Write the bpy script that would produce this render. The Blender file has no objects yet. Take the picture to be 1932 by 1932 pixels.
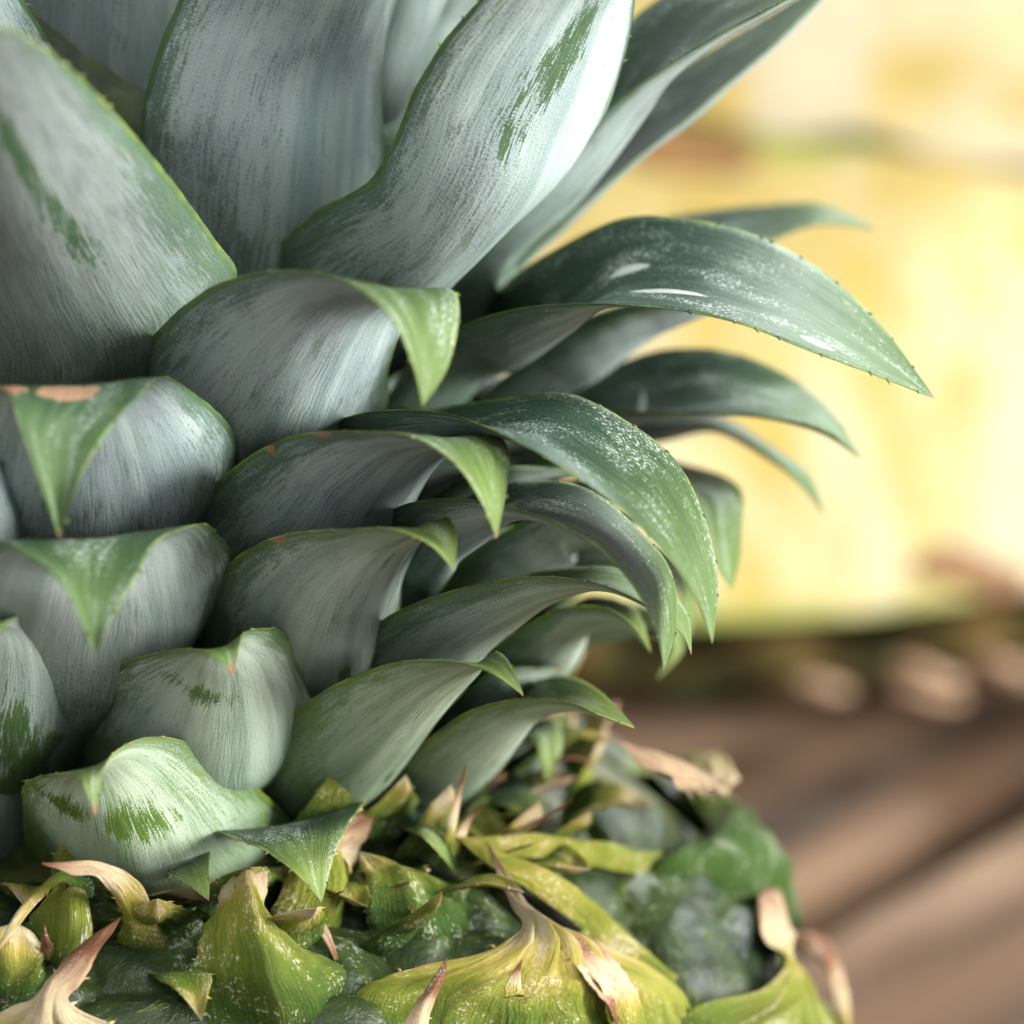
import bpy, math, random
from mathutils import Vector, noise
R = math.radians
rng = random.Random(7)
S = bpy.context.scene
C = S.collection
MM = 0.001

# ------------------------------------------------------------------ camera
PITCH = R(15.0)
HALF = 0.18                              # tan of half the field of view (100 mm lens on 36 mm)
DIR = Vector((0, math.cos(PITCH), -math.sin(PITCH)))
UPV = Vector((0, math.sin(PITCH), math.cos(PITCH)))
RGT = Vector((1, 0, 0))
def ray(X, Y):                           # photograph coordinates on a 1932 grid
    return DIR + RGT * ((X - 966) / 966 * HALF) + UPV * ((966 - Y) / 966 * HALF)
CAM = -250.0 * ray(150, 1440)            # mm; the crown's axis meets the fruit at the origin
cam = bpy.data.cameras.new('camera'); cam.lens = 100; cam.sensor_width = 36
cam.clip_start = 0.01; cam.clip_end = 20
cam.dof.use_dof = True; cam.dof.focus_distance = 0.209; cam.dof.aperture_fstop = 19
co = bpy.data.objects.new('camera', cam); C.objects.link(co)
co.location = CAM * MM; co.rotation_euler = (math.pi / 2 - PITCH, 0, 0)
S.camera = co

# ------------------------------------------------------------------ light
w = bpy.data.worlds.new('World'); S.world = w; w.use_nodes = True
w.node_tree.nodes['Background'].inputs[0].default_value = (0.95, 0.98, 1.0, 1)
w.node_tree.nodes['Background'].inputs[1].default_value = 0.78
def area(name, loc, target, size, power, col):
    l = bpy.data.lights.new(name, 'AREA'); l.shape = 'DISK'; l.size = size; l.energy = power; l.color = col
    o = bpy.data.objects.new(name, l); C.objects.link(o); o.location = loc
    o.rotation_euler = (Vector(target) - Vector(loc)).to_track_quat('-Z', 'Y').to_euler()
area('window_light', (0.58, -0.15, 0.17), (0.03, 0, 0.02), 0.28, 8.5, (1.0, 0.98, 0.95))
area('overhead_light', (0.50, 0.85, 0.74), (0.08, 0.15, -0.08), 0.12, 11.0, (0.92, 0.97, 1.0))
area('front_light', (0.22, -0.42, 0.75), (0.03, 0, 0.04), 0.40, 3.0, (0.97, 0.99, 1.0))
S.view_settings.view_transform = 'Standard'; S.view_settings.look = 'None'
S.view_settings.exposure = 0.38; S.view_settings.gamma = 1.0
S.cycles.use_denoising = True; S.cycles.max_bounces = 8
S.cycles.sample_clamp_indirect = 4.0

# ------------------------------------------------------------------ node helpers
class NT:
    def __init__(s, name):
        s.m = bpy.data.materials.new(name); s.m.use_nodes = True
        s.t = s.m.node_tree; s.n = s.t.nodes; s.b = s.n['Principled BSDF']
        s.out = s.n['Material Output']
    def put(s, sock, v):
        if isinstance(v, (int, float)): sock.default_value = v
        elif isinstance(v, (tuple, list)):
            sock.default_value = tuple(v) + ((1,) if len(v) == 3 and len(sock.default_value) == 4 else ())
        else: s.t.links.new(v, sock)
    def math(s, op, a, b=0.0, c=None, clamp=False):
        n = s.n.new('ShaderNodeMath'); n.operation = op; n.use_clamp = clamp
        s.put(n.inputs[0], a); s.put(n.inputs[1], b)
        if c is not None: s.put(n.inputs[2], c)
        return n.outputs[0]
    def add(s, a, b): return s.math('ADD', a, b)
    def sub(s, a, b): return s.math('SUBTRACT', a, b)
    def mul(s, a, b): return s.math('MULTIPLY', a, b)
    def mix(s, f, a, b):
        n = s.n.new('ShaderNodeMix'); n.data_type = 'RGBA'
        s.put(n.inputs[0], f); s.put(n.inputs[6], a); s.put(n.inputs[7], b)
        return n.outputs[2]
    def step(s, x, lo, hi, to0=0.0, to1=1.0):
        n = s.n.new('ShaderNodeMapRange'); n.interpolation_type = 'SMOOTHSTEP'
        s.put(n.inputs[0], x); s.put(n.inputs[1], lo); s.put(n.inputs[2], hi); s.put(n.inputs[3], to0); s.put(n.inputs[4], to1)
        return n.outputs[0]
    def uv(s, name):
        n = s.n.new('ShaderNodeUVMap'); n.uv_map = name; return n.outputs[0]
    def sep(s, v):
        n = s.n.new('ShaderNodeSeparateXYZ'); s.put(n.inputs[0], v); return n.outputs
    def vec(s, x, y, z=0.0):
        n = s.n.new('ShaderNodeCombineXYZ'); s.put(n.inputs[0], x); s.put(n.inputs[1], y); s.put(n.inputs[2], z); return n.outputs[0]
    def noise(s, v, scale=1.0, detail=3.0, rough=0.5, dist=0.0):
        n = s.n.new('ShaderNodeTexNoise'); s.put(n.inputs['Vector'], v)
        n.inputs['Scale'].default_value = scale; n.inputs['Detail'].default_value = detail
        n.inputs['Roughness'].default_value = rough; n.inputs['Distortion'].default_value = dist
        return n.outputs[0]
    def info(s):
        n = s.n.new('ShaderNodeObjectInfo'); return n
    def obj(s):
        n = s.n.new('ShaderNodeTexCoord'); return n.outputs['Object']
    def ramp(s, f, stops):
        n = s.n.new('ShaderNodeValToRGB'); e = n.color_ramp.elements
        while len(e) < len(stops): e.new(0.5)
        for q, (p, c) in zip(e, stops): q.position = p; q.color = tuple(c) + (1,)
        s.put(n.inputs[0], f); return n.outputs[0]
    def bump(s, h, strength, dist):
        n = s.n.new('ShaderNodeBump'); n.inputs['Strength'].default_value = strength
        n.inputs['Distance'].default_value = dist; s.put(n.inputs['Height'], h)
        s.t.links.new(n.outputs[0], s.b.inputs['Normal'])
    def set(s, **k):
        for a, v in k.items(): s.put(s.b.inputs[a.replace('_', ' ')], v)
        return s.m
    def translucent(s, col, f):
        t = s.n.new('ShaderNodeBsdfTranslucent'); s.put(t.inputs[0], col)
        m = s.n.new('ShaderNodeMixShader'); s.put(m.inputs[0], f)
        s.t.links.new(s.b.outputs[0], m.inputs[1]); s.t.links.new(t.outputs[0], m.inputs[2])
        s.t.links.new(m.outputs[0], s.out.inputs[0])

# object colour of a leaf: r = how green its silver is, g = how much of it is rubbed bare, b = how yellow its tip is
def leaf_coords(k):
    u, v, _ = k.sep(k.uv('mm')); un, vn, _ = k.sep(k.uv('unit'))
    inf = k.info(); r = k.mul(inf.outputs['Random'], 57.0)
    u = k.add(u, r); v = k.add(v, k.mul(r, 1.7))
    edge = k.math('ABSOLUTE', k.sub(k.mul(un, 2.0), 1.0))
    sc = k.n.new('ShaderNodeSeparateColor'); k.t.links.new(inf.outputs['Color'], sc.inputs[0])
    k.bare = k.n.new('ShaderNodeAttribute'); k.bare.attribute_name = 'bare'; k.bare = k.bare.outputs['Fac']
    k.brown = k.n.new('ShaderNodeAttribute'); k.brown.attribute_name = 'brown'; k.brown = k.brown.outputs['Fac']
    k.nick = k.n.new('ShaderNodeAttribute'); k.nick.attribute_name = 'nick'; k.nick = k.nick.outputs['Fac']
    k.scuff = k.n.new('ShaderNodeAttribute'); k.scuff.attribute_name = 'scuff'; k.scuff = k.scuff.outputs['Fac']
    k.rand = inf.outputs['Random']; k.alpha = inf.outputs['Alpha']
    return u, v, un, vn, edge, sc.outputs

def mat_silver():
    k = NT('silver_leaf_underside')
    u, v, un, vn, edge, col = leaf_coords(k)
    streak = k.noise(k.vec(k.mul(u, 4.6), k.mul(v, 0.30)), 1, 5, 0.6)
    fleck = k.noise(k.vec(k.mul(u, 3.6), k.mul(v, 7.0)), 1, 3, 0.65)
    grain = k.noise(k.vec(k.mul(u, 9.0), k.mul(v, 5.0)), 1, 2, 0.6)
    big = k.noise(k.vec(k.mul(u, 0.16), k.mul(v, 0.09)), 1, 3, 0.55, 0.6)
    band = k.noise(k.vec(k.mul(u, 0.55), k.mul(v, 0.03)), 1, 3, 0.5)
    worn = k.noise(k.vec(k.mul(u, 0.5), k.mul(v, 0.16), 3.0), 1, 5, 0.7, 0.4)
    silver = k.mix(k.step(band, 0.35, 0.65), (0.24, 0.315, 0.32), (0.39, 0.465, 0.455))
    silver = k.mix(k.step(big, 0.45, 0.75), silver, (0.28, 0.315, 0.355))
    pale_green = k.mix(k.step(band, 0.35, 0.65), (0.21, 0.30, 0.18), (0.36, 0.44, 0.31))
    silver = k.mix(col[0], silver, pale_green)
    silver = k.mix(k.mul(k.sub(1.0, k.alpha), k.step(k.add(k.mul(big, 0.5), k.mul(worn, 0.6)), 0.30, 0.62, 1.0, 0.55)), silver, (0.105, 0.115, 0.095))  # lower alpha browns the silver: residue plus shade painted into the colour
    silver = k.mix(k.mul(k.mul(k.step(k.add(vn, k.mul(k.sub(streak, 0.5), 0.35)), 0.62, 0.12), k.add(0.25, k.mul(col[0], 0.6))), 0.9), silver, (0.10, 0.19, 0.075))
    green = k.mix(k.step(streak, 0.3, 0.7), (0.030, 0.068, 0.040), (0.075, 0.135, 0.070))
    green = k.mix(col[0], green, k.mix(k.step(streak, 0.3, 0.7), (0.035, 0.085, 0.012), (0.12, 0.20, 0.028)))
    # fine: streaks and flecks where the scales are thin
    thin = k.add(k.step(edge, 0.72, 1.0, 0.0, 0.16), k.step(vn, 0.50, 0.05, 0.0, 0.15))
    fine = k.add(k.add(k.mul(streak, 0.55), k.mul(fleck, 0.45)), k.add(thin, k.mul(k.sub(big, 0.5), 0.35)))
    m1 = k.mul(k.step(fine, 0.50, 0.68), 0.85)
    m2 = k.step(k.add(k.add(k.mul(worn, 0.5), k.add(k.mul(streak, 0.6), k.mul(fleck, 0.3))), k.add(k.mul(col[1], 0.09), k.mul(k.bare, 0.27))), 0.865, 0.925)
    m3 = k.step(k.add(edge, k.mul(k.sub(streak, 0.5), 0.12)), 0.945, 0.975)
    g = k.math('MAXIMUM', k.math('MAXIMUM', m1, m2), m3)
    c = k.mix(g, silver, green)
    c = k.mix(k.mul(k.mul(k.mul(k.step(grain, 0.48, 0.75), 0.35), k.sub(1.0, g)), k.alpha), c, k.mix(col[0], (0.58, 0.63, 0.63), (0.62, 0.66, 0.55)))
    rim = k.step(edge, 0.965, 0.995)
    c = k.mix(k.mul(rim, k.step(k.noise(k.vec(un, k.mul(v, 0.35)), 1, 3, 0.6), 0.35, 0.65, 0.15, 0.85)), c, k.mix(col[2], (0.04, 0.10, 0.025), (0.17, 0.24, 0.035)))
    tipb = k.step(k.add(vn, k.mul(k.sub(big, 0.5), 0.02)), 0.982, 0.992)
    c = k.mix(tipb, c, (0.28, 0.12, 0.06))
    c = k.mix(k.step(k.add(k.nick, k.mul(k.sub(worn, 0.5), 0.9)), 0.45, 0.62), c, k.mix(streak, (0.11, 0.055, 0.028), (0.40, 0.26, 0.16)))
    k.bump(k.add(k.mul(streak, 0.7), k.mul(fleck, 0.35)), 0.6, 0.0003)
    m = k.set(Base_Color=c, Roughness=k.step(g, 0, 1, 0.62, 0.42), Specular_IOR_Level=0.35)
    k.translucent((0.22, 0.32, 0.08), 0.06)
    return m

def mat_green():
    k = NT('green_leaf_upper_side')
    u, v, un, vn, edge, col = leaf_coords(k)
    streak = k.noise(k.vec(k.mul(u, 2.6), k.mul(v, 0.12)), 1, 5, 0.65)
    dust = k.noise(k.vec(k.mul(u, 4.5), k.mul(v, 2.6)), 1, 3, 0.7)
    big = k.noise(k.vec(k.mul(u, 0.25), k.mul(v, 0.12)), 1, 3, 0.6)
    dark = k.mix(k.step(streak, 0.3, 0.7), (0.014, 0.034, 0.021), (0.033, 0.066, 0.036))
    tip = k.mix(k.step(streak, 0.3, 0.7), (0.036, 0.084, 0.024), (0.070, 0.135, 0.036))
    yel = k.mix(k.step(streak, 0.3, 0.7), (0.095, 0.15, 0.024), (0.175, 0.235, 0.048))
    tip = k.mix(col[2], tip, yel)
    c = k.mix(k.step(k.add(vn, k.mul(k.sub(big, 0.5), 0.25)), 0.60, 1.0), dark, tip)
    bloom = k.mul(k.step(k.add(k.mul(big, 0.6), k.mul(streak, 0.5)), 0.50, 0.72), 0.16)
    c = k.mix(bloom, c, (0.20, 0.27, 0.24))
    spots = k.step(k.add(dust, k.mul(k.sub(big, 0.5), 0.55)), 0.60, 0.67)
    c = k.mix(k.mul(spots, 0.75), c, (0.55, 0.60, 0.56))
    c = k.mix(k.mul(k.step(k.add(k.scuff, k.mul(k.sub(dust, 0.5), 0.35)), 0.42, 0.58), 0.85), c, (0.62, 0.66, 0.60))
    rim = k.step(edge, 0.93, 0.99)
    c = k.mix(k.mul(rim, k.step(k.noise(k.vec(un, k.mul(v, 0.35)), 1, 3, 0.6), 0.35, 0.65, 0.1, 0.8)), c, k.mix(col[2], (0.13, 0.23, 0.05), (0.42, 0.46, 0.11)))
    scar = k.step(k.noise(k.vec(k.mul(u, 0.42), k.mul(v, 0.12), 9.0), 1, 3, 0.6), 0.725, 0.745)
    c = k.mix(scar, c, (0.60, 0.45, 0.32))
    tipb = k.step(k.add(vn, k.add(k.mul(k.sub(streak, 0.5), 0.02), k.mul(k.sub(k.rand, 0.85), 0.03))), 0.978, 0.99)
    c = k.mix(tipb, c, (0.27, 0.14, 0.075))
    c = k.mix(k.step(k.add(k.brown, k.mul(k.sub(k.noise(k.vec(k.mul(u, 0.6), k.mul(v, 0.4)), 1, 5, 0.7), 0.5), 0.9)), 0.5, 0.58), c, k.mix(streak, (0.14, 0.065, 0.03), (0.46, 0.30, 0.19)))
    k.bump(k.add(k.mul(streak, 0.8), k.mul(dust, 0.2)), 0.5, 0.0003)
    m = k.set(Base_Color=c, Roughness=k.step(spots, 0, 1, 0.46, 0.6), Specular_IOR_Level=0.22)
    k.translucent(k.mix(0.5, c, (0.25, 0.36, 0.06)), 0.12)
    return m

# bract colour: r = how dry
def mat_bract():
    k = NT('yellow_green_bract_drying_to_tan')
    u, v, un, vn, edge, col = leaf_coords(k)
    streak = k.noise(k.vec(k.mul(u, 2.4), k.mul(v, 0.3)), 1, 5, 0.65)
    big = k.noise(k.vec(k.mul(u, 0.32), k.mul(v, 0.26)), 1, 4, 0.6, 0.5)
    powder = k.noise(k.vec(k.mul(u, 3.4), k.mul(v, 3.4)), 1, 3, 0.7)
    pos = k.add(k.add(vn, k.sub(k.mul(col[0], 1.3), 0.65)), k.add(k.mul(k.sub(big, 0.5), 0.55), k.mul(k.sub(streak, 0.5), 0.18)))
    c = k.ramp(pos, [(0.0, (0.035, 0.075, 0.012)), (0.18, (0.085, 0.125, 0.015)), (0.36, (0.19, 0.205, 0.025)),
                     (0.50, (0.38, 0.30, 0.07)), (0.62, (0.56, 0.46, 0.28)), (0.82, (0.50, 0.34, 0.21)), (1.0, (0.20, 0.085, 0.04))])
    c = k.mix(k.mul(k.step(streak, 0.50, 0.70), 0.45), c, k.mix(vn, (0.06, 0.09, 0.015), (0.22, 0.10, 0.045)))
    rot = k.step(k.noise(k.vec(k.mul(u, 0.5), k.mul(v, 0.35), 5.0), 1, 4, 0.7), 0.70, 0.74)
    c = k.mix(k.mul(rot, k.mul(col[0], 0.9)), c, (0.10, 0.045, 0.022))
    c = k.mix(k.mul(k.step(k.add(powder, k.mul(k.sub(big, 0.5), 0.7)), 0.60, 0.68), 0.6), c, (0.62, 0.62, 0.52))
    k.bump(k.add(k.mul(streak, 1.4), k.mul(powder, 0.5)), 0.8, 0.0006)
    m = k.set(Base_Color=c, Roughness=0.72, Specular_IOR_Level=0.15)
    k.translucent(k.mix(0.5, c, (0.45, 0.45, 0.08)), 0.05)
    return m

def mat_fruitlet():
    k = NT('dark_green_waxy_fruitlet')
    o = k.obj(); inf = k.info()
    n = k.n.new('ShaderNodeVectorMath'); n.operation = 'ADD'; k.put(n.inputs[0], o)
    k.t.links.new(k.vec(k.mul(inf.outputs['Random'], 3.0), 0.0, k.mul(inf.outputs['Random'], 5.0)), n.inputs[1]); p = n.outputs[0]
    a = k.noise(p, 1.7, 4, 0.6, 0.4); b = k.noise(p, 17, 4, 0.7); d = k.noise(p, 4.2, 5, 0.7, 0.6)
    c = k.mix(k.step(a, 0.35, 0.65), (0.012, 0.022, 0.009), (0.035, 0.055, 0.013))
    c = k.mix(k.step(d, 0.62, 0.78), c, (0.16, 0.17, 0.05))
    ox, oy, oz = k.sep(o)
    rr = k.math('SQRT', k.add(k.mul(ox, ox), k.mul(oy, oy)))
    c = k.mix(k.mul(k.step(k.add(rr, k.mul(k.sub(d, 0.5), 0.5)), 0.86, 1.05), 0.8), c, k.mix(a, (0.10, 0.15, 0.02), (0.24, 0.25, 0.04)))
    wax = k.mul(k.step(k.add(k.mul(b, 0.55), k.mul(a, 0.55)), 0.61, 0.71), 0.42)
    c = k.mix(wax, c, (0.42, 0.46, 0.42))
    k.bump(k.add(k.mul(b, 0.4), d), 0.5, 0.0006)
    return k.set(Base_Color=c, Roughness=k.step(wax, 0, 0.42, 0.28, 0.6), Specular_IOR_Level=0.24)

def mat_simple(name, c1, c2, scale, rough=0.6, bump=0.0004):
    k = NT(name); o = k.obj()
    a = k.noise(o, scale, 5, 0.65)
    k.bump(a, 0.6, bump)
    return k.set(Base_Color=k.mix(k.step(a, 0.35, 0.65), c1, c2), Roughness=rough)

def mat_flesh():
    k = NT('yellow_pineapple_flesh'); o = k.obj()
    x, y, z = k.sep(o)
    fib = k.noise(k.vec(k.mul(x, 16.0), 0.0, k.mul(z, 75.0)), 1, 4, 0.6, 0.8)
    big = k.noise(o, 26, 3, 0.5, 0.6)
    c = k.mix(k.step(big, 0.38, 0.62), (0.385, 0.275, 0.055), (0.43, 0.335, 0.12))
    c = k.mix(k.step(fib, 0.48, 0.68), c, (0.45, 0.37, 0.19))
    c = k.mix(k.step(k.noise(k.vec(k.mul(x, 9.0), 2.0, k.mul(z, 24.0)), 1, 3, 0.5, 0.5), 0.48, 0.66), c, (0.45, 0.385, 0.235))
    sc = k.n.new('ShaderNodeSeparateColor'); k.t.links.new(k.info().outputs['Color'], sc.inputs[0]); SC = sc.outputs[0]
    core = k.step(k.math('ABSOLUTE', x), 0.017, 0.010)
    c = k.mix(k.mul(k.step(k.add(k.math('ABSOLUTE', x), k.mul(k.sub(big, 0.5), 0.03)), 0.054, 0.064), k.sub(1.0, SC)), c, (0.22, 0.25, 0.035))
    c = k.mix(k.mul(core, k.mul(SC, 0.8)), c, (0.48, 0.42, 0.29))
    k.bump(fib, 0.5, 0.002)
    return k.set(Base_Color=c, Roughness=0.45, Subsurface_Weight=0.25, Subsurface_Radius=(0.01, 0.006, 0.002))

def mat_rind():
    k = NT('pineapple_rind'); o = k.obj()
    a = k.noise(o, 40, 4, 0.6, 0.5); b = k.noise(o, 150, 4, 0.6)
    c = k.mix(k.step(a, 0.4, 0.6), (0.045, 0.065, 0.018), (0.17, 0.115, 0.035))
    c = k.mix(k.step(b, 0.58, 0.7), c, (0.42, 0.28, 0.17))
    return k.set(Base_Color=c, Roughness=0.55)

def mat_wood():
    k = NT('weathered_brown_wood'); o = k.obj(); inf = k.info()
    x, y, z = k.sep(o); r = k.mul(inf.outputs['Random'], 9.0)
    g = k.noise(k.vec(k.mul(k.add(x, r), 3.0), k.mul(y, 60.0), z), 1, 6, 0.65, 0.6)
    f = k.noise(k.vec(k.mul(k.add(x, r), 14.0), k.mul(y, 420.0), z), 1, 4, 0.6)
    p = k.noise(k.vec(k.mul(k.add(x, r), 6.0), k.mul(y, 16.0), z), 1, 3, 0.5)
    c = k.mix(k.step(g, 0.35, 0.65), (0.026, 0.018, 0.013), (0.15, 0.085, 0.046))
    c = k.mix(k.step(p, 0.45, 0.65), c, (0.235, 0.155, 0.10))
    c = k.mix(k.mul(k.step(f, 0.55, 0.7), 0.5), c, (0.06, 0.04, 0.032))
    k.bump(k.add(g, k.mul(f, 0.6)), 0.6, 0.0015)
    return k.set(Base_Color=c, Roughness=0.7, Specular_IOR_Level=0.12)

M_SIL, M_GRN, M_BRA, M_FRU = mat_silver(), mat_green(), mat_bract(), mat_fruitlet()
M_STEM = mat_simple('dark_green_stem', (0.02, 0.035, 0.015), (0.06, 0.08, 0.03), 300)
M_BODY = mat_simple('green_fruit_skin', (0.03, 0.05, 0.015), (0.10, 0.11, 0.03), 220)
M_FLESH, M_RIND, M_WOOD = mat_flesh(), mat_rind(), mat_wood()
M_EYE = mat_simple('brown_eye', (0.10, 0.045, 0.015), (0.30, 0.15, 0.04), 200)
M_DRY = mat_simple('dried_tan_bract', (0.25, 0.14, 0.08), (0.55, 0.38, 0.24), 160)

# ------------------------------------------------------------------ mesh helpers
TABLE_Z = -105.0
def mesh(name, verts, faces, mats, parent=None, idx=None, smooth=True, uvs=None):
    me = bpy.data.meshes.new(name)
    me.from_pydata([tuple(v) for v in verts], [], faces)
    for m in mats: me.materials.append(m)
    if idx: me.polygons.foreach_set('material_index', idx)
    me.polygons.foreach_set('use_smooth', [smooth] * len(me.polygons))
    if uvs:
        for nm, data in uvs.items():
            lay = me.uv_layers.new(name=nm)
            flat = []
            for p in me.polygons:
                for vi in p.vertices: flat.extend(data[vi])
            lay.data.foreach_set('uv', flat)
    me.update()
    o = bpy.data.objects.new(name, me); C.objects.link(o)
    if parent: o.parent = parent
    return o
def thing(name, label, cat, loc, group=None):
    o = bpy.data.objects.new(name, None); C.objects.link(o); o.location = loc
    o.empty_display_size = 0.02; o['label'] = label; o['category'] = cat
    if group: o['group'] = group
    return o

# ------------------------------------------------------------------ table of planks
PANG = math.atan2(62, 50)
table = thing('wooden_table', 'weathered brown wooden table top of wide planks under the pineapple', 'table', (0, 0.3, TABLE_Z * MM - 0.034))
table.rotation_euler.z = PANG
def plank(y0, y1, x0, x1):
    n = 24; vs = []; fs = []; b = 0.003
    prof = [(y0, -0.032), (y0, -b), (y0 + b, 0), ((y0 + y1) / 2, 0.0004), (y1 - b, 0), (y1, -b), (y1, -0.032)]
    for i in range(n + 1):
        x = x0 + (x1 - x0) * i / n
        for (yy, zz) in prof:
            vs.append((x, yy + 0.0012 * noise.noise((x * 9, yy * 40, 0)), zz + (0.0006 * noise.noise((x * 14, yy * 30, 3)) if zz > -0.01 else 0)))
    k = len(prof)
    for i in range(n):
        for j in range(k - 1):
            a = i * k + j; fs.append((a, a + k, a + k + 1, a + 1))
        fs.append((i * k + k - 1, (i + 1) * k + k - 1, (i + 1) * k, i * k))
    fs.append(tuple(range(k))); fs.append(tuple(n * k + j for j in reversed(range(k))))
    o = mesh('plank', vs, fs, [M_WOOD], table, smooth=False)
    o.location.z = 0.0332
# the plank joint that shows runs through this point of the table
hit = None
def on_table(X, Y):
    d = ray(X, Y); t = (TABLE_Z - CAM.z) / d.z
    return CAM + d * t
g0 = on_table(1740, 1585) * MM
ca, sa = math.cos(PANG), math.sin(PANG)
gy = -(g0.x) * sa + (g0.y - 0.3) * ca
PW = 0.118; GAP = 0.014
for i in range(-5, 6):
    y0 = gy + i * PW + GAP / 2
    plank(y0, y0 + PW - GAP, -0.75 + 0.02 * rng.random(), 0.75 - 0.02 * rng.random())
mesh('batten', [(x, y, z) for x in (-0.6, 0.6) for y in (-0.6, 0.6) for z in (-0.03, -0.002)],
     [(0, 1, 3, 2), (4, 6, 7, 5), (0, 4, 5, 1), (2, 3, 7, 6), (0, 2, 6, 4), (1, 5, 7, 3)], [M_WOOD], table, smooth=False)

# ------------------------------------------------------------------ the pineapple's fruit
PROF = [(14, 0), (6, 20), (2, 34), (0, 39), (-3, 45), (-6.5, 51), (-10, 55.5), (-14, 60.5), (-20, 64), (-28, 66), (-42, 66.5), (-65, 65), (-90, 61), (-105, 57)]
def rad(z):
    for (z0, r0), (z1, r1) in zip(PROF, PROF[1:]):
        if z <= z0 and z >= z1: return r0 + (r1 - r0) * (z0 - z) / (z0 - z1)
    return 0 if z > 0 else 57
def surf(X, Y):
    d = ray(X, Y); t = 140.0
    while t < 330:
        p = CAM + d * t
        if math.hypot(p.x, p.y) < rad(p.z): return p
        t += 0.5
    best = None; bd = 1e9; t = 140.0
    while t < 330:
        p = CAM + d * t; e = math.hypot(p.x, p.y) - rad(p.z)
        if e < bd: bd = e; best = p
        t += 1.0
    return best
def P(X, Y, y):
    d = ray(X, Y)
    if y >= 100:                                   # that many mm proud of the fruit's skin
        p = surf(X, Y); return p - d.normalized() * (y - 100)
    return CAM + d * ((y - CAM.y) / d.y)

pine = thing('pineapple', 'pineapple with silvery green crown standing on the wooden table, filling the left of the picture', 'pineapple', (0, 0, TABLE_Z * MM))
OFF = Vector((0, 0, TABLE_Z))
def loc(p): return (p - OFF) * MM
# body
vs, fs = [], []
NS = 96
zs = []
for (z0, r0), (z1, r1) in zip(PROF[2:], PROF[3:]):
    for q in range(4): zs.append((z0 + (z1 - z0) * q / 4, r0 + (r1 - r0) * q / 4))
zs.append((PROF[-1][0], PROF[-1][1]))
for z, r in zs:
    for j in range(NS):
        a = 2 * math.pi * j / NS
        rr = r - 1.0 + 0.6 * noise.noise((math.cos(a) * 5, math.sin(a) * 5, z * 0.08)); vs.append(loc(Vector((rr * math.cos(a), rr * math.sin(a), z))))
for i in range(len(zs) - 1):
    for j in range(NS):
        a = i * NS + j; b = i * NS + (j + 1) % NS; fs.append((a, a + NS, b + NS, b))
fs.append(tuple(range(NS))); fs.append(tuple((len(zs) - 1) * NS + j for j in reversed(range(NS))))
mesh('fruit_body', vs, fs, [M_BODY], pine)
# stem inside the crown
vs, fs = [], []
for i in range(13):
    z = -2 + 92 * i / 12; r = 21 - 13 * i / 12
    for j in range(24):
        a = 2 * math.pi * j / 24; vs.append(loc(Vector((r * math.cos(a), r * math.sin(a), z))))
for i in range(12):
    for j in range(24):
        a = i * 24 + j; b = i * 24 + (j + 1) % 24; fs.append((a, b, b + 24, a + 24))
fs.append(tuple(12 * 24 + j for j in range(24)))
mesh('stem', vs, fs, [M_STEM], pine)

# ------------------------------------------------------------------ leaves
def hermite(pts, t, ts):
    n = len(ts); i = 0
    while i < n - 2 and t > ts[i + 1]: i += 1
    h = ts[i + 1] - ts[i]; s = (t - ts[i]) / h
    def slope(k):
        if k == 0: return (pts[1] - pts[0]) / (ts[1] - ts[0])
        if k == n - 1: return (pts[-1] - pts[-2]) / (ts[-1] - ts[-2])
        a = (pts[k] - pts[k - 1]) / (ts[k] - ts[k - 1]); b = (pts[k + 1] - pts[k]) / (ts[k + 1] - ts[k])
        wa = ts[k + 1] - ts[k]; wb = ts[k] - ts[k - 1]
        return (a * wa + b * wb) / (wa + wb)
    m0 = slope(i) * h; m1 = slope(i + 1) * h
    return pts[i] * (2*s**3 - 3*s*s + 1) + m0 * (s**3 - 2*s*s + s) + pts[i + 1] * (-2*s**3 + 3*s*s) + m1 * (s**3 - s*s)

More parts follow.
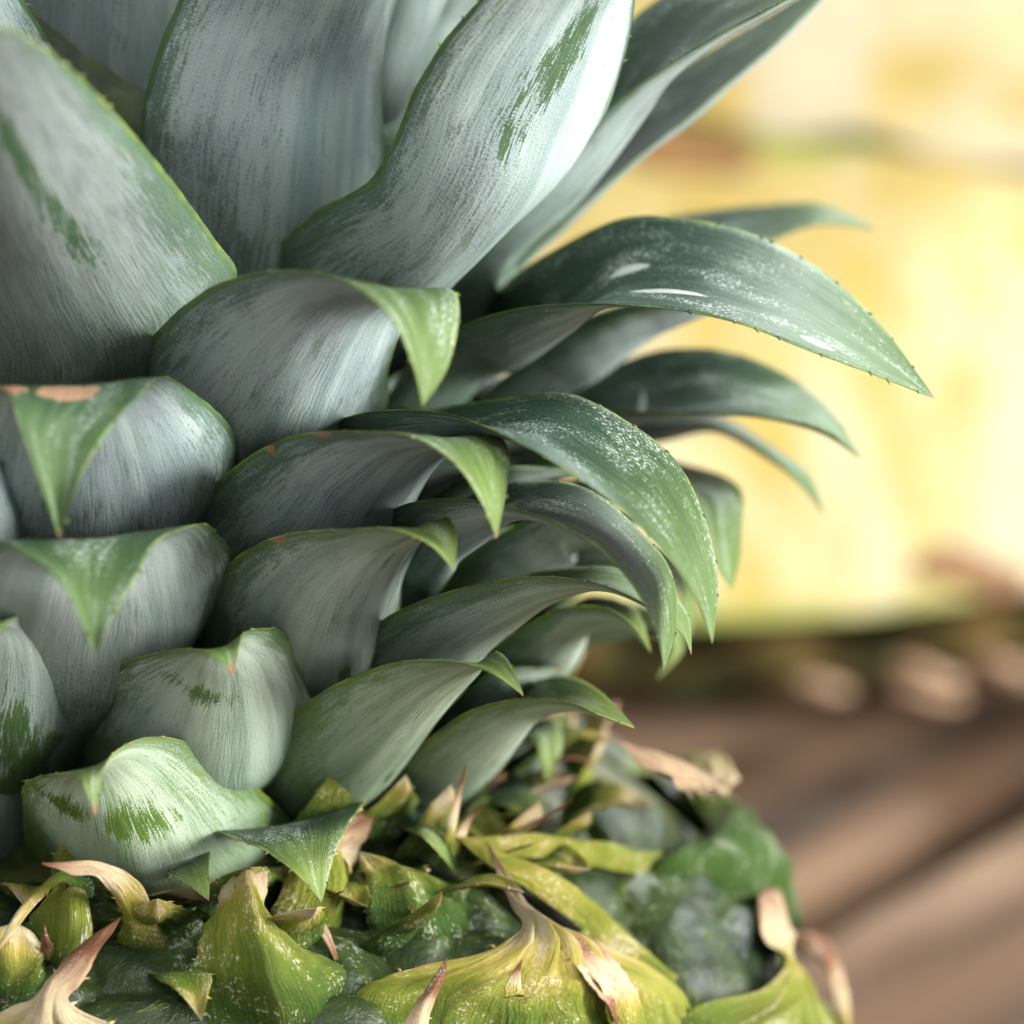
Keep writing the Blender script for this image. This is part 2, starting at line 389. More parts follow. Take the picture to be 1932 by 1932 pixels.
seed = [0]
def blade(name, st, tip, color=(0.1, 0.3, 0.3), mats=None, thick=0.8, keel=2.0, nu=16, nv=64, teeth=(0.62, 0.97), tooth=0.42, raw=False, wave=0.10, wear=(), recess=0.0, crumple=0.0, coat_shade=1.0):
    if crumple: color = (max(0.0, color[0] * 0.692 + 0.23), 0, 0)
    """one leaf: stations of left edge, right edge and belly, from its base to its tip"""
    seed[0] += 1; sd = seed[0] * 13.7
    if raw: Ls, Rs, bs = [list(q) for q in zip(*st)]; tp = tip
    else:
        if recess:
            st = [tuple(v + recess * (1.0, .55, .15)[i] if q in (2, 5) and i < 3 and v < 90 else (v * (.65, .85, 1)[i] if q == 6 and i < 3 else v) for q, v in enumerate(s)) for i, s in enumerate(st)]
        Ls = [P(*s[0:3]) for s in st]; Rs = [P(*s[3:6]) for s in st]; bs = [float(s[6]) if len(s) > 6 else 0.4 for s in st]
        tp = P(*tip)
    Ls = Ls + [tp]; Rs = Rs + [tp]; bs = bs + [0.0]
    cs = [(a + b) / 2 for a, b in zip(Ls, Rs)]
    ts = [0.0]
    for a, b in zip(cs, cs[1:]): ts.append(ts[-1] + max(0.4, (b - a).length))
    L = ts[-1]; wmax = max((a - b).length for a, b in zip(Ls, Rs))
    rows = []
    for i in range(nv + 1):
        f = i / nv; f = 1 - (1 - f) ** 1.15
        t = f * L
        l = hermite(Ls, t, ts); r = hermite(Rs, t, ts); b = max(0.0, hermite(bs, t, ts)) if i < nv else 0
        if i == nv: l = r = tp
        s = r - l
        if s.length > 1e-6 and i < nv:
            sn = s.normalized(); am = wave * min(1, s.length / 6)
            l = l + sn * am * (noise.noise((t * 0.5, sd, 0)) + 0.6 * noise.noise((t * 1.6, sd, 7)))
            r = r + sn * am * (noise.noise((t * 0.5, sd, 20)) + 0.6 * noise.noise((t * 1.6, sd, 27)))
        rows.append((t, l, r, b))
    mid = [(l + r) / 2 for _, l, r, _ in rows]
    outer, inner, uvm, uvn = [], [], [], []
    lastN = None
    frames = []
    for i, (t, l, r, b) in enumerate(rows):
        T = mid[min(i + 1, nv)] - mid[max(i - 1, 0)]
        s = r - l
        N = s.cross(T)
        if N.length < 1e-5 or i == nv: N = lastN
        else: N.normalize()
        lastN = N if N is not None else Vector((0, -1, 0)); N = lastN
        frames.append((N, T.normalized() if T.length > 1e-9 else Vector((0, 0, 1))))
        wloc = s.length
        for j in range(nu + 1):
            u = j / nu; e = abs(2 * u - 1)
            belly = b * (1 - e ** keel)
            rip = 0.10 * min(1, wloc / 8) * noise.noise((u * wmax * 0.35, t * 0.11, sd)) * (1 - e ** 4)
            if crumple: rip += crumple * min(1, wloc / 6) * (noise.noise((u * wmax * 0.30, t * 0.22, sd)) + 0.6 * noise.noise((u * wmax * 0.8, t * 0.35, sd + 4)))
            p = l.lerp(r, u) + N * (belly + rip)
            th = thick * (1 - e ** 3) * min(1.0, wloc / 5 + 0.15) * min(1.0, (L - t) / (0.25 * L) + 0.1) + 0.06
            if i == nv: th = 0.0
            outer.append(p); inner.append(p - N * th)
            uvm.append((u * wmax, t)); uvn.append((u, t / L))
    verts = outer + inner; k = nu + 1; n0 = len(outer); faces = []; idx = []
    for i in range(nv):
        for j in range(nu):
            a = i * k + j
            faces.append((a, a + 1, a + k + 1, a + k)); idx.append(0)
            a += n0
            faces.append((a, a + k, a + k + 1, a + 1)); idx.append(1)
        for j in (0, nu):                                     # the thin rim
            a = i * k + j
            q = (a, a + k, a + k + n0, a + n0)
            faces.append(q if j == 0 else q[::-1]); idx.append(1)
    faces.append(tuple(j + n0 for j in range(k)) + tuple(reversed(range(k)))); idx.append(0)
    uvm = uvm + uvm; uvn = uvn + uvn
    if teeth:
        lr = random.Random(seed[0])
        for side in (0, nu):
            t = teeth[0] * L + lr.random() * 2
            while t < teeth[1] * L:
                i = min(range(nv + 1), key=lambda q: abs(rows[q][0] - t))
                w_ = (rows[i][2] - rows[i][1]).length
                if w_ > 0.5:
                    N, T = frames[i]
                    sn = (rows[i][2] - rows[i][1]).normalized() * (1 if side else -1)
                    e = outer[i * k + side]
                    z = tooth * lr.uniform(0.5, 1.2)
                    b0 = len(verts)
                    verts += [e - T * 0.32 * z * 1.6 - sn * 0.1, e + T * 0.32 * z * 1.6 - sn * 0.1, e + sn * z + T * z * 0.8, e - N * 0.18 - sn * 0.1]
                    for _ in range(4): uvm.append((0, t)); uvn.append((0.0, min(0.93, t / L)))
                    faces += [(b0, b0 + 1, b0 + 2), (b0 + 1, b0 + 3, b0 + 2), (b0 + 3, b0, b0 + 2)]; idx += [1, 1, 1]
                t += lr.uniform(1.2, 4.0)
    o = mesh(name, [loc(v) for v in verts], faces, mats or [M_SIL, M_GRN], pine, idx, True, {'mm': uvm, 'unit': uvn})
    o.color = tuple(color) + (coat_shade,)
    for nm in ('bare', 'brown', 'scuff', 'nick'):
        at = o.data.attributes.new(nm, 'FLOAT', 'POINT'); vals = []
        for (u_, v_) in uvn:
            q = 0.0
            for (kind, uc, vc, ru, rv, *wt) in wear:
                if kind == nm: q = max(q, (wt[0] if wt else 1.0) * math.exp(-(((u_ - uc) / ru) ** 2 + ((v_ - vc) / rv) ** 2)))
            vals.append(q)
        at.data.foreach_set('value', vals)
    return o

GREY = (0.05, 0.15, 0.15); MIDL = (0.6, 0.35, 0.5); LOW = (0.9, 0.55, 0.85)
#LEAVES
leaves = [
 # low front ring
 (LOW, [(50,1680,-30,560,1650,-26,6),(45,1560,-34,560,1570,-27,8),(42,1495,-38,480,1482,-31,7),(58,1472,-42,385,1412,-36,4.5),(95,1462,-45,305,1391,-40,2),(140,1463,-48,240,1405,-44,.8),(160,1490,-50,198,1448,-48,.3)],(179,1541,-50)),
 (MIDL, [(115,1510,-26,570,1510,-22,5),(148,1405,-30,622,1345,-23,8),(185,1300,-34,592,1275,-28,8),(235,1252,-38,557,1210,-32,6),(310,1230,-42,512,1186,-37,3),(365,1226,-45,466,1192,-41,1),(410,1246,-47,452,1218,-45,.4)],(440,1274,-47)),
 ((.8,.45,.8), [(430,1520,-26,700,1540,-14,5),(455,1440,-29,715,1490,-15,6),(580,1325,-33,772,1400,-19,5),(700,1264,-38,850,1306,-24,3.5),(790,1246,-41,908,1258,-30,2),(880,1252,-43,938,1231,-34,.8),(945,1280,-44,964,1256,-38,.4)],(988,1314,-42)),
 ((.75,.5,.9), [(690,1545,-20,760,1540,-2,5),(706,1491,-22,830,1440,-4,5.5),(785,1415,-25,890,1375,-8,5),(900,1337,-29,960,1318,-12,4),(992,1318,-31,1012,1285,-16,2.5),(1075,1326,-33,1085,1281,-20,1.5),(1132,1350,-34,1140,1313,-25,.7)],(1198,1374,-32)),
 ((.5,.3,.6), [(590,1345,-24,790,1340,-6,6),(610,1292,-26,830,1275,-8,6),(690,1193,-29,880,1180,-12,6),(790,1136,-32,930,1118,-16,5),(900,1104,-34,985,1088,-20,4),(1030,1088,-36,1065,1073,-24,2.2),(1140,1106,-37,1165,1073,-27,1),(1230,1150,-37,1257,1110,-29,.8),(1285,1195,-36,1298,1165,-32,.4)],(1304,1236,-34)),
 ((.6,.4,.9), [(820,1400,-12,900,1390,6,5),(900,1262,-16,960,1250,3,5),(985,1186,-19,1040,1168,-1,5),(1080,1145,-21,1120,1125,-5,3),(1150,1150,-22,1176,1138,-9,2),(1195,1182,-22,1208,1165,-14,1)],(1228,1232,-20)),
 ((.4,.8,.5), [(720,1490,-12,800,1480,4,4),(800,1390,-15,900,1370,2,4),(880,1300,-17,960,1290,-2,4),(950,1262,-18,1000,1255,-6,3)],(1060,1262,-15)),
 # middle
 ((.1,.3,.35), [(640,1110,-27,760,1150,-10,6),(690,1012,-30,800,1040,-13,6),(760,954,-33,860,955,-16,5),(860,941,-36,925,922,-20,4),(950,954,-39,1005,908,-24,2),(1064,994,-42,1115,926,-29,1.5),(1150,1053,-44,1202,998,-33,1),(1210,1130,-45,1268,1085,-36,1),(1240,1200,-44,1273,1195,-38,.5)],(1252,1265,-42)),
 ((.1,.5,.4), [(560,880,-26,720,910,-10,6),(620,803,-29,770,800,-14,5),(740,774,-33,850,767,-19,4),(860,785,-37,960,752,-23,2.5),(970,832,-41,1072,743,-27,1.5),(1080,897,-44,1185,797,-31,1.5),(1180,970,-46,1275,870,-34,1.5),(1260,1052,-47,1326,970,-37,1.2),(1312,1130,-47,1353,1085,-39,.8)],(1344,1215,-44)),
 ((.1,.3,.8), [(320,1080,-26,640,1070,-20,7),(345,987,-29,760,975,-20,8),(455,873,-34,800,902,-22,7),(560,822,-39,838,860,-26,4),(680,815,-43,885,828,-31,1.5),(790,830,-46,945,827,-36,1),(865,882,-48,961,868,-40,1),(905,942,-48,953,932,-43,.5)],(936,1017,-46)),
 ((.45,.35,.8), [(345,1310,-28,620,1320,-20,7),(365,1190,-31,740,1180,-20,8),(430,1066,-35,765,1075,-24,7),(540,1009,-40,790,1030,-29,4),(660,1000,-44,815,1000,-34,1.5),(755,1003,-46,848,980,-39,.7),(815,1032,-47,861,1018,-42,.4)],(857,1078,-46)),
 ((.05,.2,.2), [(-150,1060,-32,330,1050,-28,8),(-130,900,-36,440,905,-29,9),(-100,800,-40,440,815,-32,7),(-60,748,-45,385,757,-36,4),(-10,732,-49,305,713,-42,1),(18,748,-52,266,746,-46,1.8),(38,808,-54,202,814,-50,2.0),(76,915,-54,150,905,-53,1.0)],(113,1019,-53)),
 ((.25,.3,.25), [(-150,1360,-33,330,1270,-28,8),(-160,1220,-37,420,1130,-30,9),(-140,1120,-42,442,1062,-33,6),(-80,1062,-47,415,1013,-38,4),(-20,1022,-50,375,990,-43,1.2),(40,1042,-53,300,1020,-47,1.8),(115,1100,-55,246,1110,-52,1.8),(155,1175,-55,205,1175,-54,.8)],(180,1239,-54)),
 ((.4,.95,.5), [(-250,1470,-30,160,1460,-29,7),(-240,1330,-34,200,1330,-31,8),(-200,1230,-38,187,1230,-34,6),(-120,1180,-43,140,1173,-38,3),(-60,1172,-46,70,1154,-42,1),(-40,1200,-49,10,1182,-46,.4)],(-40,1262,-49)),
 ((.1,.3,.3), [(-250,1110,-32,110,1110,-30,6),(-250,980,-36,112,1010,-33,7),(-200,900,-40,82,935,-36,5),(-120,860,-44,10,872,-41,2)],(-80,905,-48)),
 ((.5,.5,.5), [(-300,1680,-30,65,1680,-27,6),(-300,1530,-33,62,1530,-29,6),(-200,1460,-36,25,1440,-32,3)],(-100,1450,-38)),
 # tall leaves, front
 (GREY[:1] + (.35,.75), [(-200,860,-24,300,770,-22,7),(-220,700,-27,400,640,-23,8),(-230,500,-31,448,520,-25,8),(-260,350,-36,402,448,-29,7),(-260,200,-45,292,302,-39,6),(-230,100,-53,170,165,-48,4),(-200,52,-60,70,84,-56,2),(-170,40,-66,-10,50,-63,1)],(-120,120,-72)),
 ((.05,.15,.55), [(300,930,-24,640,910,-20,7),(250,720,-28,726,775,-20,8),(310,611,-33,735,690,-23,7),(420,533,-38,760,622,-27,5),(540,512,-43,790,570,-32,2),(650,532,-47,848,547,-37,1),(735,597,-50,866,590,-42,1),(776,682,-50,846,690,-45,.5)],(797,767,-49)),
 ((.1,.55,.4), [(430,640,-14,800,690,-6,6),(490,505,-18,853,548,-8,7),(600,397,-22,895,437,-11,7),(700,338,-25,985,347,-14,6),(745,262,-27,1080,300,-16,5),(780,175,-29,1137,222,-17,4),(835,82,-31,1178,110,-18,3.5),(910,-5,-33,1200,-10,-19,3),(1010,-100,-35,1200,-130,-22,3),(1110,-200,-37,1190,-240,-28,2)],(1170,-330,-36)),
 (GREY, [(330,700,-12,600,700,-8,6),(280,500,-16,680,480,-9,7),(262,300,-19,728,320,-10,6),(266,220,-20,722,212,-10,6),(300,88,-22,726,105,-11,5),(338,0,-23,750,0,-12,5),(380,-120,-25,790,-120,-14,5),(450,-300,-28,820,-300,-18,3)],(680,-520,-26)),
 (GREY, [(-40,560,-6,440,560,-4,5),(-60,250,-8,420,250,-6,5),(-40,0,-10,420,0,-8,4),(0,-200,-12,400,-200,-10,3)],(220,-420,-14)),
 (GREY, [(-250,400,-14,210,350,-16,6),(-250,200,-18,150,200,-18,6),(-260,50,-22,88,73,-20,5),(-260,-60,-26,38,-8,-23,3),(-220,-160,-30,-30,-110,-27,2)],(-150,-240,-34)),
 (GREY, [(560,500,-4,720,450,-2,4),(580,250,-6,772,175,-3,5),(620,100,-7,796,95,-4,5),(660,0,-8,842,0,-5,4),(720,-150,-10,890,-150,-8,3)],(860,-320,-12)),
 ((.3,1.0,.3), [(600,420,-8,800,420,0,4),(690,235,-10,850,220,-1,4),(745,175,-2,900,150,5,3),(770,55,4,960,50,8,2),(800,-40,4,1000,-50,8,2),(840,-150,4,1000,-150,8,2)],(960,-300,2)),
 # right hand, tall
 ((.1,.3,.3), [(830,640,-8,900,600,10,5),(870,480,-11,950,400,8,5),(1000,330,-14,1060,230,6,5),(1130,213,-16,1150,90,5,4.5),(1204,160,-18,1212,20,4,3.5),(1336,77,-20,1305,-30,2,2.5),(1479,0,-22,1425,-80,-2,2),(1580,-60,-23,1550,-110,-8,1)],(1680,-130,-20)),
 ((.1,.4,.2), [(900,640,-4,880,560,12,2),(951,527,-4,930,470,14,2),(1072,407,-4,1040,350,14,2),(1204,294,-4,1180,200,14,2),(1296,222,-4,1300,120,13,2),(1392,139,-4,1400,60,12,1.5),(1487,57,-4,1500,0,9,1)],(1620,-70,4)),
 ((.1,.6,.2), [(735,770,-15,850,720,2,5),(800,662,-18,900,600,0,6),(870,616,-20,960,530,-2,6),(985,582,-24,1060,465,-5,5),(1110,574,-27,1180,412,-9,3),(1260,584,-30,1320,417,-12,2),(1400,613,-32,1452,455,-15,2),(1540,668,-32,1572,528,-18,1.5),(1660,712,-31,1672,626,-22,1)],(1764,753,-28)),
 ((.2,.3,.3), [(880,640,4,930,600,22,4),(1050,500,6,1090,450,24,4),(1250,430,8,1290,405,24,3),(1440,452,10,1440,388,24,1.5),(1540,422,12,1545,385,22,.8)],(1656,434,17)),
 ((.1,.3,.2), [(880,860,-4,930,830,14,5),(970,800,-6,1010,760,12,5),(1090,775,-8,1110,712,10,4),(1230,778,-10,1250,661,8,3),(1370,781,-12,1392,669,6,2),(1480,792,-13,1502,720,3,1.5),(1560,815,-13,1572,782,-2,1)],(1625,867,-8)),
 ((.2,.3,.2), [(900,900,6,940,890,22,4),(1080,830,6,1110,810,20,3),(1240,800,5,1260,780,18,2),(1350,803,4,1360,786,15,1),(1440,851,3,1456,842,12,.8),(1515,918,2,1530,902,8,.5)],(1557,976,4)),
 ((.3,.3,.6), [(1000,960,-2,1020,930,16,4),(1150,900,-6,1170,868,12,3),(1265,900,-10,1290,876,8,2),(1310,945,-13,1396,922,2,1.5),(1340,1025,-14,1399,990,-4,1),(1358,1080,-14,1393,1065,-7,.5)],(1380,1113,-11)),
 ((.4,.6,.5), [(800,1190,-14,880,1160,2,5),(860,1080,-17,960,1040,0,6),(960,1000,-20,1040,970,-2,5),(1060,965,-22,1120,950,-6,4),(1150,1000,-22,1190,985,-9,2)],(1220,1060,-18)),
 ((.5,.5,.8), [(880,1160,-8,940,1150,8,5),(970,1090,-10,1040,1060,6,5),(1060,1020,-12,1110,1000,4,4),(1150,1020,-14,1190,1010,0,3),(1230,1060,-14,1270,1050,-3,1),(1275,1120,-13,1312,1115,-5,.5)],(1303,1205,-10)),
 ((.6,.5,1), [(880,1250,0,920,1240,16,4),(1000,1180,0,1040,1170,14,4),(1150,1150,-2,1180,1140,10,3),(1240,1170,-4,1270,1165,6,1.5),(1268,1220,-5,1288,1225,2,.8)],(1238,1283,-3)),
 ((.1,.4,.2), [(860,800,0,900,780,16,5),(940,720,-3,1000,680,14,5),(1060,640,-6,1100,600,12,5),(1200,588,-8,1240,560,8,3),(1330,565,-8,1360,545,8,1.5)],(1450,530,0)),
 ((.2,.4,.2), [(870,700,-2,930,690,14,5),(960,800,-4,1000,780,12,4),(1050,790,-6,1080,770,8,3)],(1150,800,0)),
 ((.3,.6,.3), [(700,1060,-14,860,1060,0,4),(790,960,-17,930,930,-2,4),(880,900,-20,1000,860,-4,3),(980,880,-22,1060,850,-8,2)],(1120,890,-16)),
 ((.4,.6,.3), [(760,1160,-12,880,1150,0,4),(840,1060,-15,960,1040,-2,4),(920,1000,-17,1030,980,-4,3)],(1120,990,-12)),
 # little leaves where the crown meets the fruit
 ((.9,.5,1), [(400,1640,-30,660,1600,-22,4),(392,1572,-34,690,1520,-26,2),(440,1582,-40,682,1526,-31,1),(516,1616,-44,645,1580,-38,.8),(566,1656,-46,622,1640,-43,.5)],(606,1703,-45)),
 ((.9,.5,1), [(730,1600,-18,850,1560,-8,3),(718,1538,-21,842,1494,-11,1.5),(763,1563,-26,853,1530,-17,1),(812,1593,-29,852,1580,-23,.5)],(863,1653,-27)),
 ((.9,.6,1), [(250,1720,-33,420,1660,-30,2),(256,1656,-36,404,1604,-33,1.2),(330,1655,-40,396,1622,-38,.6),(362,1676,-42,394,1652,-40,.4)],(394,1700,-42)),
 ((.8,.9,.6), [(300,1640,-34,400,1650,-33,1),(294,1702,-38,392,1700,-37,1),(308,1735,-40,352,1727,-39,.5)],(313,1761,-40)),
 ((.95,.6,1), [(850,1500,-8,900,1480,2,2),(930,1420,-10,960,1400,0,2),(1005,1393,-12,1042,1356,-4,1),(1018,1422,-13,1060,1390,-6,.8),(1022,1452,-13,1055,1430,-8,.5)],(1030,1477,-10)),
 ((.95,.6,1), [(880,1545,-14,960,1500,-6,1.5),(900,1510,-16,978,1458,-8,1),(960,1523,-18,1006,1488,-11,.5)],(1044,1542,-16)),
]
WEAR = {0: (('bare', .12, .64, .2, .05, .8), ('bare', .52, .64, .24, .07, .8)), 1: (('bare', .30, .74, .3, .03, .75),),
        9: (('nick', .0, .47, .03, .016), ('nick', .0, .60, .02, .03)),
        11: (('brown', .42, .715, .30, .03), ('brown', .06, .70, .10, .06)), 13: (('bare', .55, .48, .10, .14), ('bare', .64, .30, .14, .16)),
        16: (('bare', .70, .50, .05, .09), ('bare', .62, .64, .06, .12), ('bare', .55, .76, .06, .10)), 18: (('bare', .42, .66, .06, .11), ('bare', .34, .58, .04, .07), ('bare', .50, .70, .03, .08)),
        8: (('brown', .42, .71, .02, .025), ('scuff', .55, .62, .015, .05)), 28: (('brown', .08, .55, .06, .04), ('scuff', .5, .48, .3, .012)),
        26: (('scuff', .62, .52, .045, .045), ('scuff', .30, .60, .04, .075), ('scuff', .2, .82, .06, .03)),
        2: (('bare', .6, .45, .05, .03),), 10: (('bare', .55, .35, .05, .05), ('nick', .0, .62, .02, .025))}
for i, (lc, st, tip) in enumerate(leaves): blade('leaf', st, tip, lc, wear=WEAR.get(i, ()), recess=7.0, coat_shade={16: 0.2, 20: 0.45}.get(i, 1.0))  # two leaves darkened: brownish residue, with shade put into their colour

# ------------------------------------------------------------------ fruitlets
def fruitlet_mesh():
    vs, fs = [(0, 0, 0.30)], []
    NR, NA = 12, 36
    for i in range(1, NR + 1):
        r = i / NR
        for j in range(NA):
            a = 2 * math.pi * j / NA
            hexr = 1.0 / max(abs(math.cos(((a + math.pi / 6) % (math.pi / 3)) - math.pi / 6)), 0.5) * 0.92
            h = 0.42 * (1 - r ** 2.6) ** 0.75 if r < 1 else -0.12
            g = 0.0
            for q in range(3):
                da = (a - (math.pi / 2 + q * 2 * math.pi / 3) + math.pi) % (2 * math.pi) - math.pi
                g += math.exp(-(da * r / 0.08) ** 2) * (1 - r) ** 0.5
            h -= 0.10 * g + 0.06 * math.exp(-(r / 0.22) ** 2)
            h += 0.03 * noise.noise((r * 3 * math.cos(a), r * 3 * math.sin(a), 1.3))
            vs.append((r * hexr * math.cos(a), r * hexr * math.sin(a), h))
    for j in range(NA): fs.append((0, 1 + j, 1 + (j + 1) % NA))
    for i in range(NR - 1):
        for j in range(NA):
            a = 1 + i * NA + j; b = 1 + i * NA + (j + 1) % NA; fs.append((a, a + NA, b + NA, b))
    me = bpy.data.meshes.new('fruitlet'); me.from_pydata(vs, [], fs); me.materials.append(M_FRU)
    me.polygons.foreach_set('use_smooth', [True] * len(me.polygons)); return me
FM = fruitlet_mesh()
def fruitlet(p, rx, ry, hz, spin=0.0):
    z = p.z; e = 0.5
    dr = (rad(z - e) - rad(z + e)) / (2 * e)
    a = math.atan2(p.y, p.x)
    n = Vector((math.cos(a), math.sin(a), max(dr, 0))).normalized()
    t = Vector((-math.sin(a), math.cos(a), 0)); up = n.cross(t)
    from mathutils import Matrix
    rot = Matrix((t, up, n)).transposed() @ Matrix.Rotation(spin, 3, 'Z')
    o = bpy.data.objects.new('fruitlet', FM); C.objects.link(o); o.parent = pine
    o.location = loc(p - n * 0.5); o.rotation_euler = rot.to_euler(); o.scale = (rx * MM, ry * MM, hz * 0.78 * MM)
    return o
for X, Y, rx, ry, hz, sp in [
    (1185,1560,8.5,6.5,8,.2),(1330,1775,11.5,10,11,.4),(850,1785,8.5,8,9,0),(580,1900,9,9,11,.1),(190,1900,11,9,10,.3),
    (1045,1650,9,7,8,.1),(640,1775,6,6,7,.3),(330,1845,7,7,7,.6),(60,1790,8,7,7,.1),
    (1480,1870,9,9,7,.2),(960,1900,10,9,7,.7),(770,1690,6,5,6,.3),(1110,1790,6,7,7,.2)]:
    fruitlet(surf(X, Y), rx, ry, hz, sp)
n = 0
for zi, z in enumerate((-33, -49, -65, -81, -95)):
    for q in range(16):
        a = 2 * math.pi * (q + 0.5 * (zi % 2)) / 16
        fruitlet(Vector((rad(z) * math.cos(a), rad(z) * math.sin(a), z)), 12.6, 10.5, 11, 0.1 * rng.random())
for z, m_ in ((-16, 13), (-6, 9)):
    for q in range(m_):
        a = R(22 if z < -10 else 62) + (R(250) - R(22 if z < -10 else 62)) * q / (m_ - 1)            # the far side of the shoulder
        fruitlet(Vector((rad(z) * math.cos(a), rad(z) * math.sin(a), z)), 11, 9, 10, 0.1 * rng.random())

# ------------------------------------------------------------------ bracts
bracts = [
 (.24, 1.4, [(345,1960,100,690,1880,100,4),(352,1870,104,655,1830,104,4),(366,1810,106,600,1802,106,4),(388,1745,107,535,1758,107,3),(412,1705,107,503,1718,107,2.5),(420,1672,107,502,1684,107,1.8),(440,1656,107,502,1654,107,.8)],(509,1640,107)),
 (.36, 1.3, [(690,2075,100,1335,2110,100,6),(704,1850,104,1308,1914,104,5.5),(800,1824,106,1236,1828,106,4),(905,1801,107,1135,1775,107,3),(980,1758,108,1044,1749,108,1.5),(968,1712,108,1002,1714,108,.8),(940,1656,109,963,1657,109,.4)],(917,1585,110)),
 (.62, 1.5, [(1040,1765,110,1100,1760,109,.8),(1090,1830,110,1140,1810,109,.8),(1130,1880,110,1175,1865,109,.8)],(1165,1935,109)),
 (.42, 1.4, [(1285,2000,100,1610,2030,100,4),(1330,1902,107,1580,1929,106,4),(1440,1876,111,1530,1869,110,2),(1474,1836,113,1498,1830,113,1),(1444,1742,114,1488,1746,114,.6),(1434,1697,114,1470,1692,114,.4)],(1444,1669,114)),
 (.8, 1.5, [(955,1880,111,990,1880,110,.4),(962,1850,111,982,1850,110,.4)],(985,1810,110)),
 (.7, 1.5, [(1180,1960,109,1215,1945,108,.8),(1120,1850,110,1175,1830,109,.8),(1070,1790,110,1120,1775,109,.8)],(1040,1755,109)),
 (.9, 1.6, [(1580,1945,103,1606,1938,102,.5),(1570,1852,104,1592,1832,103,.5),(1530,1802,105,1566,1777,104,.5),(1495,1777,105,1536,1758,105,.5)],(1487,1765,105)),
 (.26, 1.5, [(1230,1690,100,1520,1745,100,3),(1245,1632,107,1500,1680,104,4),(1310,1590,109,1430,1590,105,3),(1338,1556,109,1388,1540,106,2),(1305,1504,109,1358,1490,106,1),(1230,1452,-20,1274,1441,-15,.5)],(1157,1394,-18)),
 (-.25, 1.6, [(1222,1675,99,1222,1640,99,1),(1150,1642,105,1150,1602,105,1.5),(1040,1622,107,1040,1585,107,1.5),(950,1610,107,950,1578,107,1)],(862,1580,107)),
 (-.22, 1.6, [(1130,1815,99,1170,1795,99,1),(1080,1742,105,1122,1716,105,1.5),(1006,1682,107,1050,1655,107,1.5),(928,1640,108,957,1615,108,1)],(868,1585,108)),
 (.05, 1.5, [(690,1790,100,920,1760,100,3),(688,1730,104,895,1712,104,3),(690,1690,106,868,1680,106,2),(680,1645,107,790,1645,107,1)],(675,1605,107)),
 (.95, 1.6, [(720,1655,105,735,1643,105,.3),(765,1687,107,780,1672,107,.3),(775,1707,107,791,1700,107,.3)],(775,1733,107)),
 (.75, 1.5, [(-60,1995,102,320,2005,102,3),(-20,1922,104,230,1937,104,3),(60,1886,106,130,1890,106,1.5),(95,1839,107,153,1856,107,.8),(135,1796,108,191,1790,108,.6),(180,1761,109,214,1758,109,.4)],(228,1731,109)),
 (.85, 1.5, [(750,2005,106,830,2005,106,1),(763,1932,108,809,1934,108,.8),(800,1871,109,824,1883,109,.5),(827,1831,110,839,1846,110,.3)],(845,1804,110)),
 # pale upright bracts at the foot of the crown
 (.48, 1.8, [(485,1810,-37,640,1765,-31,3),(512,1700,-36,657,1690,-30,3),(560,1620,-31,674,1630,-27,2),(640,1560,-27,692,1575,-24,1)],(717,1513,-24)),
 (.52, 1.8, [(835,1565,-12,892,1565,-8,1),(847,1512,-13,887,1510,-9,1)],(894,1439,-9)),
 (.46, 1.8, [(870,1565,-11,935,1555,-5,1),(880,1500,-11,938,1500,-5,1)],(966,1451,-4)),
 (.48, 1.8, [(712,1665,-22,803,1655,-18,2),(724,1612,-22,797,1602,-18,2)],(772,1570,-18)),
 (.40, 1.8, [(200,1865,-40,385,1855,-38,2),(228,1752,-42,322,1752,-39,1.5),(215,1690,-44,277,1693,-41,1),(170,1653,-46,212,1650,-43,.8),(125,1644,-47,150,1634,-45,.4)],(78,1628,-48)),
 (.25, 1.8, [(175,1695,-39,165,1650,-37,.5),(110,1667,-43,106,1647,-41,.5),(70,1702,-45,55,1690,-44,.4),(33,1747,-47,24,1730,-46,.3)],(-12,1805,-49)),
 (.25, 2.2, [(60,1785,-41,178,1785,-39,3),(53,1735,-42,174,1735,-40,4),(75,1708,-41,150,1706,-39,2)],(118,1699,-37)),
 (.12, 1.8, [(-60,1900,-46,90,1880,-44,2),(-40,1800,-46,80,1790,-44,2),(-20,1760,-46,60,1765,-44,1)],(30,1740,-44)),
]
for dry, kl, st, tip in bracts:
    big_one = st[0][0] == 690 and st[0][1] > 2000
    blade('bract', st, tip, (dry, 0, 0), [M_BRA, M_BRA], thick=0.7, keel=1.05 if big_one else kl, nu=40 if big_one else 14, nv=90 if big_one else 44, teeth=(0.15, 0.6), tooth=0.4, wave=0.7 if big_one else 0.45, crumple=1.5 if big_one else 1.0)

